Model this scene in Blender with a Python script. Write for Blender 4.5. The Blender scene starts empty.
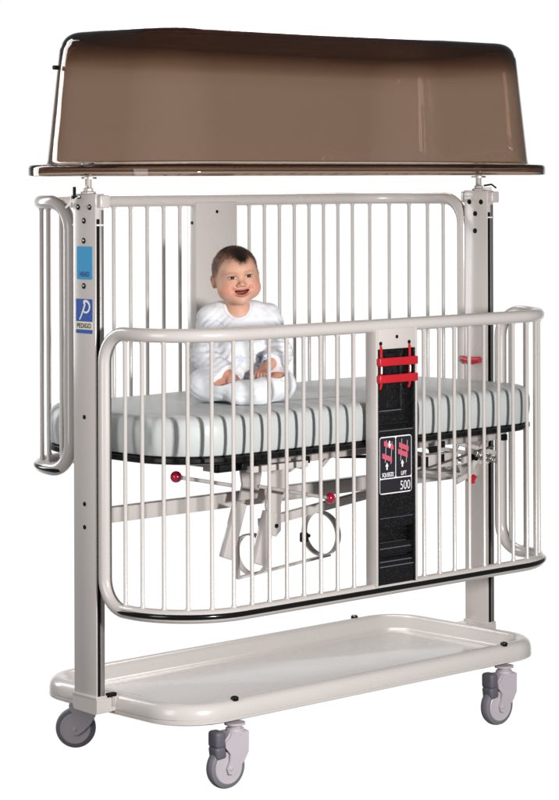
import bpy, bmesh, math, random
import numpy as np
from math import sin, cos, pi, radians, sqrt
from mathutils import Vector, Matrix

random.seed(7)
rng = np.random.default_rng(11)
scene = bpy.context.scene
col = scene.collection
ZG = 0.247                      # height of the tray rim's bolts above the ground

# ------------------------------------------------------------------ materials
def new_mat(name):
    m = bpy.data.materials.new(name); m.use_nodes = True
    nt = m.node_tree; b = nt.nodes['Principled BSDF']
    return m, nt, b

def principled(name, colr, rough=.4, metal=0., spec=.5, coat=0., bump=None, mottling=None, rvar=None):
    m, nt, b = new_mat(name)
    b.inputs['Base Color'].default_value = (*colr, 1)
    b.inputs['Roughness'].default_value = rough
    b.inputs['Metallic'].default_value = metal
    b.inputs['Specular IOR Level'].default_value = spec
    b.inputs['Coat Weight'].default_value = coat
    b.inputs['Coat Roughness'].default_value = .12
    tc = nt.nodes.new('ShaderNodeTexCoord')
    if bump:
        n = nt.nodes.new('ShaderNodeTexNoise'); n.inputs['Scale'].default_value = bump[0]; n.inputs['Detail'].default_value = 3
        bp = nt.nodes.new('ShaderNodeBump'); bp.inputs['Strength'].default_value = bump[1]; bp.inputs['Distance'].default_value = bump[2]
        nt.links.new(tc.outputs['Object'], n.inputs['Vector'])
        nt.links.new(n.outputs['Fac'], bp.inputs['Height']); nt.links.new(bp.outputs['Normal'], b.inputs['Normal'])
    if mottling:
        n = nt.nodes.new('ShaderNodeTexNoise'); n.inputs['Scale'].default_value = mottling[0]; n.inputs['Detail'].default_value = 4
        r = nt.nodes.new('ShaderNodeMix'); r.data_type = 'RGBA'
        r.inputs['A'].default_value = (*[c*(1-mottling[1]) for c in colr], 1)
        r.inputs['B'].default_value = (*[min(1, c*(1+mottling[1])) for c in colr], 1)
        nt.links.new(tc.outputs['Object'], n.inputs['Vector'])
        nt.links.new(n.outputs['Fac'], r.inputs['Factor']); nt.links.new(r.outputs['Result'], b.inputs['Base Color'])
    if rvar:
        n = nt.nodes.new('ShaderNodeTexNoise'); n.inputs['Scale'].default_value = rvar[0]
        mr = nt.nodes.new('ShaderNodeMapRange'); mr.inputs['To Min'].default_value = rough-rvar[1]; mr.inputs['To Max'].default_value = rough+rvar[1]
        nt.links.new(tc.outputs['Object'], n.inputs['Vector'])
        nt.links.new(n.outputs['Fac'], mr.inputs['Value']); nt.links.new(mr.outputs['Result'], b.inputs['Roughness'])
    return m

M = {}
M['paint'] = principled('beige_grey_paint', (.568, .525, .505), .26, coat=.4, bump=(500, .03, .0005), mottling=(3, .03), rvar=(9, .06))
M['paint_dark'] = principled('darker_grey_paint', (.44, .40, .385), .42, mottling=(5, .05))
M['tray'] = principled('tray_plastic', (.61, .57, .55), .27, coat=.3, bump=(700, .05, .0006), mottling=(2.5, .03), rvar=(6, .06))
M['steel'] = principled('brushed_steel', (.50, .485, .47), .42, metal=1., mottling=(60, .06))
M['black'] = principled('black_rubber', (.004, .004, .0045), .16, spec=.5)
M['hole'] = principled('dark_hole', (.005, .0045, .0045), .6, spec=.15)
M['deckblack'] = principled('black_deck', (.006, .006, .0065), .35, spec=.3)
M['nylon'] = principled('white_nylon', (.78, .76, .75), .4)
M['red'] = principled('red_plastic', (.50, .012, .022), .33, spec=.5, mottling=(20, .08))
M['knob'] = principled('red_knob', (.36, .006, .03), .18, coat=.5)
M['blue'] = principled('sky_blue_label', (.022, .30, .58), .4)
M['navy'] = principled('navy_ink', (.012, .03, .16), .45)
M['royal'] = principled('royal_blue_label', (.02, .085, .40), .4)
M['white'] = principled('white_ink', (.80, .80, .82), .45)
M['cream'] = principled('cream_ink', (.74, .71, .56), .45)
M['pink'] = principled('pink_ink', (.60, .10, .15), .45)
M['labelblack'] = principled('dark_label', (.012, .010, .014), .42)
M['labelgrey'] = principled('charcoal_label', (.018, .015, .021), .42)
M['tyre'] = principled('grey_rubber', (.175, .165, .195), .6, mottling=(30, .1))
M['pedal'] = principled('charcoal_pedal_ledge_glint', (.115, .108, .135), .5)
M['caster'] = principled('lilac_grey_plastic', (.50, .455, .49), .42, mottling=(20, .05))
M['vinyl'] = principled('grey_green_vinyl', (.50, .525, .52), .40, bump=(14, .25, .006), mottling=(6, .03), spec=.4)

def black_speckle():
    m, nt, b = new_mat('black_textured_plastic')
    tc = nt.nodes.new('ShaderNodeTexCoord')
    n = nt.nodes.new('ShaderNodeTexNoise'); n.inputs['Scale'].default_value = 300; n.inputs['Detail'].default_value = 2
    r = nt.nodes.new('ShaderNodeValToRGB')
    r.color_ramp.elements[0].position = .56; r.color_ramp.elements[0].color = (.003, .003, .0035, 1)
    r.color_ramp.elements[1].position = .76; r.color_ramp.elements[1].color = (.045, .045, .052, 1)
    bp = nt.nodes.new('ShaderNodeBump'); bp.inputs['Strength'].default_value = .5; bp.inputs['Distance'].default_value = .002
    nt.links.new(tc.outputs['Object'], n.inputs['Vector']); nt.links.new(n.outputs['Fac'], r.inputs['Fac'])
    nt.links.new(r.outputs['Color'], b.inputs['Base Color']); nt.links.new(n.outputs['Fac'], bp.inputs['Height'])
    nt.links.new(bp.outputs['Normal'], b.inputs['Normal']); b.inputs['Roughness'].default_value = .33
    b.inputs['Specular IOR Level'].default_value = .45
    return m
M['speckle'] = black_speckle()

def smoked():
    m = bpy.data.materials.new('smoked_acrylic'); m.use_nodes = True
    nt = m.node_tree; nt.nodes.clear()
    out = nt.nodes.new('ShaderNodeOutputMaterial')
    g = nt.nodes.new('ShaderNodeBsdfGlass'); g.inputs['IOR'].default_value = 1.42; g.inputs['Roughness'].default_value = 0.0
    g.inputs['Color'].default_value = (1, 1, 1, 1)
    tc = nt.nodes.new('ShaderNodeTexCoord'); n = nt.nodes.new('ShaderNodeTexNoise'); n.inputs['Scale'].default_value = 5.5; n.inputs['Detail'].default_value = 1.5
    bp = nt.nodes.new('ShaderNodeBump'); bp.inputs['Strength'].default_value = .5; bp.inputs['Distance'].default_value = .006
    nt.links.new(tc.outputs['Object'], n.inputs['Vector']); nt.links.new(n.outputs['Fac'], bp.inputs['Height']); nt.links.new(bp.outputs['Normal'], g.inputs['Normal'])
    v = nt.nodes.new('ShaderNodeVolumeAbsorption')
    v.inputs['Color'].default_value = (.44, .27, .13, 1); v.inputs['Density'].default_value = 285
    nt.links.new(g.outputs[0], out.inputs['Surface']); nt.links.new(v.outputs[0], out.inputs['Volume'])
    return m
M['smoked'] = smoked()

def vcol(name, rough, spec=.4, sss=0., bump=None, sheen=0.):
    m, nt, b = new_mat(name)
    a = nt.nodes.new('ShaderNodeVertexColor'); a.layer_name = 'Col'
    nt.links.new(a.outputs['Color'], b.inputs['Base Color'])
    b.inputs['Roughness'].default_value = rough; b.inputs['Specular IOR Level'].default_value = spec
    b.inputs['Sheen Weight'].default_value = sheen
    if sss:
        b.inputs['Subsurface Weight'].default_value = sss
        b.inputs['Subsurface Radius'].default_value = (1., .35, .2); b.inputs['Subsurface Scale'].default_value = .008
    if bump:
        tc = nt.nodes.new('ShaderNodeTexCoord')
        n = nt.nodes.new('ShaderNodeTexNoise'); n.inputs['Scale'].default_value = bump[0]; n.inputs['Detail'].default_value = 4
        bp = nt.nodes.new('ShaderNodeBump'); bp.inputs['Strength'].default_value = bump[1]; bp.inputs['Distance'].default_value = bump[2]
        nt.links.new(tc.outputs['Object'], n.inputs['Vector']); nt.links.new(n.outputs['Fac'], bp.inputs['Height'])
        nt.links.new(bp.outputs['Normal'], b.inputs['Normal'])
    return m
M['skin'] = vcol('baby_skin', .5, .35, .12, (220, .15, .001))
M['cotton'] = vcol('white_cotton', .85, .15, 0, (55, .35, .004), .15)
M['hair'] = vcol('baby_hair', .55, .3, 0, (180, .6, .002))

# ------------------------------------------------------------------ mesh builder
class MB:
    def __init__(s): s.v = []; s.f = []; s.mi = []; s.mats = []
    def _m(s, mat):
        if mat not in s.mats: s.mats.append(mat)
        return s.mats.index(mat)
    def add(s, verts, faces, mat):
        o = len(s.v); k = s._m(mat)
        s.v += [tuple(p) for p in verts]
        for f in faces: s.f.append(tuple(i+o for i in f)); s.mi.append(k)
    def bm(s, b, mat):
        b.verts.index_update()
        s.add([v.co.copy() for v in b.verts], [[v.index for v in f.verts] for f in b.faces], mat); b.free()
    def box(s, x0, x1, y0, y1, z0, z1, mat, bev=.0, seg=2, mtx=None):
        b = bmesh.new(); bmesh.ops.create_cube(b, size=1)
        for v in b.verts:
            v.co = Vector(((x0+x1)/2+v.co.x*(x1-x0), (y0+y1)/2+v.co.y*(y1-y0), (z0+z1)/2+v.co.z*(z1-z0)))
        if bev > 0: bmesh.ops.bevel(b, geom=b.edges[:], offset=bev, segments=seg, profile=.5, affect='EDGES')
        if mtx is not None: bmesh.ops.transform(b, matrix=mtx, verts=b.verts)
        s.bm(b, mat)
    def bar(s, p, q, w, h, mat, up=(0, 0, 1), bev=.002):
        """box beam from p to q, width w (sideways), height h (along up)"""
        p = Vector(p); q = Vector(q); d = q-p; L = d.length; d.normalize()
        u = Vector(up); sd = d.cross(u).normalized(); u = sd.cross(d).normalized()
        m = Matrix((d, sd, u)).transposed().to_4x4(); m.translation = (p+q)/2
        s.box(-L/2, L/2, -w/2, w/2, -h/2, h/2, mat, bev, 2, m)
    def tube(s, pts, r, mat, seg=14, closed=False, cap=True):
        pts = [Vector(p) for p in pts]; n = len(pts)
        rs = r if isinstance(r, (list, tuple)) else [r]*n
        T = []
        for i in range(n):
            a = pts[(i-1) % n] if closed or i > 0 else pts[i]
            c = pts[(i+1) % n] if closed or i < n-1 else pts[i]
            T.append((c-a).normalized())
        ref = Vector((0, 0, 1)) if abs(T[0].z) < .9 else Vector((1, 0, 0))
        N = (ref-T[0]*ref.dot(T[0])).normalized(); fr = []
        for i in range(n):
            N = (N-T[i]*N.dot(T[i])).normalized(); fr.append((N.copy(), T[i].cross(N)))
        V = []; F = []
        for i in range(n):
            for k in range(seg):
                a = 2*pi*k/seg; V.append(pts[i]+rs[i]*(cos(a)*fr[i][0]+sin(a)*fr[i][1]))
        m = n if closed else n-1
        off = 0
        if closed:                                       # match the last frame to the first
            best = min(range(seg), key=lambda o: (V[(n-1)*seg+0]-V[o % seg]).length); off = best
        for i in range(m):
            j = (i+1) % n; o = off if (closed and i == n-1) else 0
            for k in range(seg):
                F.append((i*seg+k, i*seg+(k+1) % seg, j*seg+(k+1+o) % seg, j*seg+(k+o) % seg))
        if cap and not closed:
            F.append(tuple(range(seg-1, -1, -1))); F.append(tuple((n-1)*seg+k for k in range(seg)))
        s.add(V, F, mat)
    def cyl(s, p, q, r, mat, seg=20, bev=0):
        p = Vector(p); q = Vector(q)
        if bev:
            d = (q-p).normalized()
            s.tube([p, p+d*bev*.02, p+d*bev, q-d*bev, q-d*bev*.02, q], [r-bev, r-bev*.98, r, r, r-bev*.98, r-bev], mat, seg)
        else: s.tube([p, q], r, mat, seg)
    def sphere(s, c, r, mat, sc=(1, 1, 1), seg=20):
        b = bmesh.new(); bmesh.ops.create_uvsphere(b, u_segments=seg, v_segments=seg*2//3, radius=r)
        for v in b.verts: v.co = Vector((c[0]+v.co.x*sc[0], c[1]+v.co.y*sc[1], c[2]+v.co.z*sc[2]))
        s.bm(b, mat)
    def lathe(s, prof, org, axis, mat, seg=32):
        """prof: (radius, distance along axis)"""
        a = Vector(axis).normalized(); ref = Vector((0, 0, 1)) if abs(a.z) < .9 else Vector((1, 0, 0))
        u = a.cross(ref).normalized(); w = a.cross(u); o = Vector(org); V = []; F = []
        for r, h in prof:
            for k in range(seg):
                t = 2*pi*k/seg; V.append(o+a*h+max(r, 1e-5)*(cos(t)*u+sin(t)*w))
        n = len(prof)
        for i in range(n-1):
            for k in range(seg): F.append((i*seg+k, i*seg+(k+1) % seg, (i+1)*seg+(k+1) % seg, (i+1)*seg+k))
        if prof[0] != prof[-1]: F.append(tuple(range(seg-1, -1, -1))); F.append(tuple((n-1)*seg+k for k in range(seg)))
        s.add(V, F, mat)
    def loft(s, loops, mat, close=(True, True)):
        n = len(loops[0]); V = [p for l in loops for p in l]; F = []
        for i in range(len(loops)-1):
            for k in range(n): F.append((i*n+k, i*n+(k+1) % n, (i+1)*n+(k+1) % n, (i+1)*n+k))
        if close[0]: F.append(tuple(range(n-1, -1, -1)))
        if close[1]: F.append(tuple((len(loops)-1)*n+k for k in range(n)))
        s.add(V, F, mat)
    def prism(s, poly, fn, d0, d1, mat):
        """poly of (a,b); fn(a,b,d) -> point"""
        n = len(poly); V = [fn(a, b, d0) for a, b in poly]+[fn(a, b, d1) for a, b in poly]
        F = [tuple(range(n-1, -1, -1)), tuple(range(n, 2*n))]+[(k, (k+1) % n, n+(k+1) % n, n+k) for k in range(n)]
        s.add(V, F, mat)
    def text(s, body, size, fn, d, mat, sx=1., bold=0.):
        cu = bpy.data.curves.new('txt', 'FONT'); cu.body = body; cu.size = size; cu.align_x = 'CENTER'; cu.offset = bold
        o = bpy.data.objects.new('txt', cu); me = o.to_mesh()
        s.add([fn(v.co.x*sx, v.co.y, d) for v in me.vertices], [tuple(p.vertices) for p in me.polygons], mat)
        o.to_mesh_clear(); bpy.data.objects.remove(o); bpy.data.curves.remove(cu)
    def build(s, name, parent=None, origin=(0, 0, 0), smooth=35, lift=True, fix=True):
        me = bpy.data.meshes.new(name); z = ZG if lift else 0
        ox, oy, oz = origin
        me.from_pydata([(p[0]-ox, p[1]-oy, p[2]+z-oz) for p in s.v], [], s.f)
        for m in s.mats: me.materials.append(m)
        me.polygons.foreach_set('material_index', s.mi); me.update()
        if fix:
            b = bmesh.new(); b.from_mesh(me); bmesh.ops.recalc_face_normals(b, faces=b.faces); b.to_mesh(me); b.free()
        if smooth:
            me.shade_smooth(); me.set_sharp_from_angle(angle=radians(smooth))
        o = bpy.data.objects.new(name, me); col.objects.link(o)
        if parent: o.parent = parent
        return o

def rrect(a, b, r, z, n=12, nx=10, ny=5):
    """rounded rectangle loop at height z"""
    P = []
    r = min(r, a-.001, b-.001)
    for cx, cy, a0, side in ((a-r, b-r, 0, 0), (-(a-r), b-r, pi/2, 1), (-(a-r), -(b-r), pi, 2), (a-r, -(b-r), 3*pi/2, 3)):
        for k in range(n+1):
            t = a0+pi/2*k/n; P.append((cx+r*cos(t), cy+r*sin(t), z))
        nn = (nx, ny, nx, ny)[side]
        x1, y1 = P[-1][:2]
        if side == 0: x2, y2 = -(a-r), b
        elif side == 1: x2, y2 = -a, -(b-r)
        elif side == 2: x2, y2 = a-r, -b
        else: x2, y2 = a, b-r
        for k in range(1, nn): P.append((x1+(x2-x1)*k/nn, y1+(y2-y1)*k/nn, z))
    return P

def sub(name, mb, parent, **k): return mb.build(name, parent, **k)

def lab(o, t): o['label'] = t; return o

# ------------------------------------------------------------------ the crib
crib = bpy.data.objects.new('hospital_crib', None); col.objects.link(crib)
crib['label'] = 'tall beige metal hospital crib on casters with barred sides and smoked dome over it'
crib['category'] = 'crib'

# ---- bottom tray
t = MB()
A0, B0, R0 = .764, .331, .135
prof = [(-.075, -.0405), (-.064, -.0395), (-.054, -.033), (-.036, -.012), (-.026, -.002), (-.012, .002), (.003, -.001), (.013, -.009), (.018, -.019), (.020, -.032),
        (.0198, -.0405), (.0168, -.0418), (.0168, -.0438), (.0204, -.0452), (.0200, -.053), (.014, -.0565), (-.06, -.0565)]
loops = [rrect(A0+d, B0+d, max(R0+d, .05), z) for d, z in prof]
t.loft(loops, M['tray'])
# shallow raised centre field of the tray floor
t.loft([rrect(.64, .215, .05, -.0425), rrect(.636, .211, .05, -.0375), rrect(.628, .203, .045, -.0358)], M['tray'])
tray = sub('tray', t, crib, smooth=40)
for sx in (1, -1):
    for sy in (1, -1):
        b = MB(); b.lathe([(.011, -.004), (.012, .002), (.011, .006), (.006, .009), (0, .0095)], (sx*.5765, sy*.332, .001), (0, 0, 1), M['black'], 18)
        sub('bolt', b, tray)

# ---- casters: wheels all trail towards the head end
def make_caster(px, py, dx, dy, pedal):
    """swivel at px,py; trailing direction (dx,dy)"""
    d = Vector((dx, dy, 0)).normalized(); n = Vector((-d.y, d.x, 0)); P = Vector((px, py, 0))
    if n.y > 0: n = -n                                  # n: the face turned to the viewer's side
    c = P+d*.033+Vector((0, 0, -.247+.061))
    f = MB()
    f.lathe([(.030, -.064), (.030, -.070), (.022, -.071), (.020, -.078), (.026, -.080), (.028, -.098), (.024, -.104)], (px, py, 0), (0, 0, 1), M['caster'], 24)
    f.cyl(P+Vector((0, 0, -.066)), P+Vector((0, 0, -.080)), .013, M['steel'])
    for s in (1, -1):
        poly = [(-.030, -.088), (.030, -.088), (.036, -.100), (.052, -.112), (.051, -.126), (.034, -.146), (.036, -.165), (.046, -.186), (.040, -.202), (.026, -.204), (.008, -.192), (-.016, -.168), (-.029, -.146)]
        fn = lambda a, b, e: P+d*a+n*e+Vector((0, 0, b))
        f.prism(poly, fn, s*.0215, s*.0275, M['caster'])
    poly = [(-.029, -.086), (.032, -.086), (.052, -.108), (.046, -.120), (.0, -.122), (-.027, -.13)]
    f.prism(poly, lambda a, b, e: P+d*a+n*e+Vector((0, 0, b)), -.0215, .0215, M['caster'])
    for s in (1, -1): f.lathe([(.007, .026), (.007, .0290), (.005, .030), (0, .0302)], c, n*s, M['caster'], 16)
    fork = f.build('caster', crib, smooth=40)
    w = MB()
    w.lathe([(.036, -.0165), (.052, -.0165), (.058, -.013), (.0605, -.006), (.061, 0), (.0605, .006), (.058, .013), (.052, .0165), (.036, .0165)], c, n, M['tyre'], 48)
    wh = sub('wheel', w, fork)
    h = MB()
    for s in (1, -1):
        h.lathe([(.0465, .010), (.0465, .0172), (.044, .0192), (.034, .0180), (.018, .0195), (0, .0200)], c, n*s, M['caster'], 40)
    sub('hub', h, fork)
    if pedal:
        g = MB()
        T = Matrix((d, n, Vector((0, 0, 1)))).transposed().to_4x4(); T.translation = P
        g.box(.046, .080, -.024, .024, -.128, -.080, M['pedal'], .010, 4, T)
        g.box(.062, .098, -.022, .022, -.150, -.112, M['pedal'], .009, 4, T @ Matrix.Rotation(radians(8), 4, 'Y'))
        g.box(.030, .060, -.014, .014, -.116, -.098, M['pedal'], .005, 3, T)
        sub('brake_pedal', g, fork)
    return fork
make_caster(-.5765, -.332, -1, .10, True)
make_caster(.5765, -.332, -1, .06, True)
make_caster(-.5765, .332, -.80, .75, False)
make_caster(.5765, .332, -1, .2, False)

# ---- posts
def make_post(s):
    """s = -1 head end, +1 foot end"""
    x0, x1 = (-.850, -.818) if s < 0 else (.818, .850)
    m = MB()
    m.box(x0, x1, -.0505, .0505, -.003, 1.405, M['paint'], .0022, 2)
    m.box(x0-.001, x1+.001, -.0525, .0525, 1.395, 1.432, M['paint'], .003, 2)         # cap
    post = m.build('post', crib)
    for sy in (-1, 1):
        g = MB(); y = sy*.0512
        g.box(x0+.004, x0+.014, y-.001, y+.001, .0, 1.36, M['hole'])
        sub('slot', g, post)
        g = MB()
        g.box(x0+.0165, x1-.0035, y-.0018, y+.0018, .0, 1.385, M['steel'], .001)
        sub('guide_strip', g, post)
        g = MB(); g.box(x0+.002, x1-.001, y-.004, y+.006, 1.3405, 1.3455, M['nylon'], .001); sub('strap', g, post)
        g = MB(); g.box(x0+.004, x1+.008, sy*.056-.014, sy*.056+.014, 1.392, 1.428, M['paint'], .004, 3); sub('rail_stop', g, post)
    # holes and cap screws on the face that looks towards the head end
    zz = [(.027, 1.394), (-.025, 1.394), (.001, 1.355), (.002, 1.298)]
    if s < 0: zz += [(.002, 1.169), (.001, .795), (.001, .547), (.001, .481)]
    for y, z in zz:
        h = MB()
        big = z > 1.1
        r = .0085 if big else .0065
        h.lathe([(r, .0), (r, .0012), (r*.72, .0018), (0, .0019)], (x0, y, z), (-1, 0, 0), M['hole'], 16)
        if big and s < 0: h.lathe([(.0038, .001), (.0032, .003), (0, .0034)], (x0, y, z+.001), (-1, 0, 0), M['steel'], 12)
        sub('screw', h, post)
    # canopy stem with its nut
    st = MB(); xs = s*.834
    st.cyl((xs, 0, 1.43), (xs, 0, 1.486), .0095, M['paint_dark'], 18)
    st.lathe([(.022, 1.432), (.022, 1.437), (.014, 1.439), (.014, 1.447), (.0095, 1.449)], (xs, 0, 0), (0, 0, 1), M['paint_dark'], 8)
    st.cyl((xs-.018, -.012, 1.452), (xs+.02, .012, 1.445), .0035, M['steel'], 8)
    sub('canopy_stem', st, post)
    # safety clip on top
    c = MB()
    if s < 0:
        c.tube([(x0-.006, .075, 1.392), (x0-.007, .045, 1.412), (x0-.008, .012, 1.424)], .0028, M['nylon'], 8)
        c.box(x0-.010, x0-.004, .030, .040, 1.415, 1.452, M['hole'], .002)
        c.box(x0-.010, x0-.003, .012, .046, 1.418, 1.426, M['hole'], .002)
    else:
        c.tube([(x0+.02, -.02, 1.448), (x0+.03, -.045, 1.452), (x0+.036, -.06, 1.440)], .0030, M['hole'], 8)
        c.box(x0+.02, x0+.05, -.03, .02, 1.432, 1.442, M['nylon'], .003)
    sub('safety_clip', c, post)
    # foot bracket that carries the post beside the tray
    fb = MB(); fx0, fx1 = (x0-.003, x1+.055) if s < 0 else (x0-.055, x1+.003)
    poly = [(-.051, -.002), (.051, -.002), (.055, -.007), (.053, -.036), (.047, -.043), (-.047, -.047), (-.054, -.043), (-.055, -.007)]
    fb.prism(poly, lambda a, b, e: (e, a, b), fx0, fx1, M['paint'])
    sub('foot_bracket', fb, post)
    if s < 0:
        fc = MB(); fc.box(x1+.004, x1+.034, -.062, -.046, -.001, .010, M['hole'], .002); fc.box(x1+.020, x1+.030, -.058, -.054, -.03, .0, M['paint_dark'], .001); sub('foot_cap', fc, post)
    fl = MB(); fl.box(x0-.004, x1+.004, -.054, .054, -.0035, .004, M['paint'], .0015); sub('foot_plate', fl, post)
    if s < 0:
        # blue HEAD sticker
        on = lambda a, b, e: (x0-.0006-e, a*-1, b)
        k = MB()
        k.prism([(-.032, 1.191), (-.029, 1.188), (.034, 1.188), (.037, 1.191), (.037, 1.279), (.034, 1.282), (-.029, 1.282), (-.032, 1.279)], on, -.0002, .0008, M['blue'])
        k.text('HEAD', .020, lambda a, b, e: on(a+.003, b+1.196, e), .0012, M['navy'], .82, .0004)
        lab(sub('sticker', k, post), 'sky blue sticker reading HEAD')
        k = MB()
        k.prism([(-.036, 1.068), (.037, 1.068), (.037, 1.132), (-.036, 1.132)], on, -.0002, .0008, M['royal'])
        k.prism([(-.036, 1.045), (.037, 1.045), (.037, 1.0675), (-.036, 1.0675)], on, -.0002, .0008, M['cream'])
        k.prism([(-.036, 1.034), (.037, 1.034), (.037, 1.0445), (-.036, 1.0445)], on, -.0002, .0008, M['royal'])
        k.text('PEDIGO', .0185, lambda a, b, e: on(a, b+1.0495, e), .0012, M['hole'], .98, .0003)
        # sweeping letter P
        W = []
        for i in range(28):
            q = i/27
            if q < .38:
                u = q/.38; a, b = -.020+.026*u**.8, 1.073+.046*u
            else:
                u = (q-.38)/.62; an = radians(140-285*u); a, b = .009+.0175*cos(an), 1.110+.0165*sin(an)
            W.append((a, b, .0022+.0016*sin(pi*q)))
        for i in range(len(W)-1):
            (a, b, w), (a2, b2, w2) = W[i], W[i+1]
            dx, dy = a2-a, b2-b; L = sqrt(dx*dx+dy*dy)+1e-9; nx, ny = -dy/L, dx/L
            e_ = .0012+.00002*i
            k.add([on(a+nx*w, b+ny*w, e_), on(a-nx*w, b-ny*w, e_), on(a2-nx*w2, b2-ny*w2, e_), on(a2+nx*w2, b2+ny*w2, e_)], [(0, 1, 2, 3)], M['white'])
        lab(sub('sticker', k, post), 'royal blue sticker with a white letter P above the name PEDIGO')
    else:
        k = MB(); k.tube([(x0-.012, .048, .872), (x0-.016, .02, .868), (x0-.014, -.03, .872)], .011, M['red'], 12)
        k.box(x0-.02, x0, -.002, .03, .855, .878, M['red'], .005, 3)
        lab(sub('latch_handle', k, post), 'small red latch handle')
    return post
make_post(-1); make_post(1)

# ---- side rails
RC, EX, YL, RT = .22, .82, .40, .0195
ZT, ZB = 1.038, .258
def plan(s, y0=YL):
    st = EX-RC; a = abs(s); g = 1 if s > 0 else -1
    if a < st: x, y, nx, ny = a, -y0, 0, -1
    elif a < st+RC*pi/2:
        q = (a-st)/RC; x, y = st+RC*sin(q), -(y0-RC+RC*cos(q)); nx, ny = sin(q), -cos(q)
    else: x, y, nx, ny = EX, -(y0-RC-(a-st-RC*pi/2)), 1, 0
    return g*x, y, g*nx, ny
S_HI = EX-RC+RC*pi/2+(YL-RC-.118)
S_LO = EX-RC+RC*pi/2+(YL-RC-.070)
def side_rail_parts():
    RB = .085
    loop = []
    a, b = -S_LO+RB, S_HI-RB
    ss = [a+(b-a)*k/110 for k in range(111)]
    def put(s, z): x, y, *_ = plan(s); loop.append((x, y, z))
    for s in ss: put(s, ZT)
    for k in range(1, 10): t = pi/2-pi/2*k/10; put(S_HI-RB+RB*cos(t), ZT-RB+RB*sin(t))
    for k in range(13): put(S_HI, ZT-RB+(ZB-ZT+2*RB)*k/12)
    for k in range(1, 10): t = -pi/2*k/10; put(S_HI-RB+RB*cos(t), ZB+RB+RB*sin(t))
    for s in reversed(ss): put(s, ZB)
    for k in range(1, 10): t = -pi/2+pi/2*k/10; put(-(S_LO-RB+RB*cos(t)), ZB+RB+RB*sin(t))
    for k in range(13): put(-S_LO, ZB+RB+(ZT-ZB-2*RB)*k/12)
    for k in range(1, 10): t = pi/2*k/10; put(-(S_LO-RB+RB*cos(t)), ZT-RB+RB*sin(t))
    return loop
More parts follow.
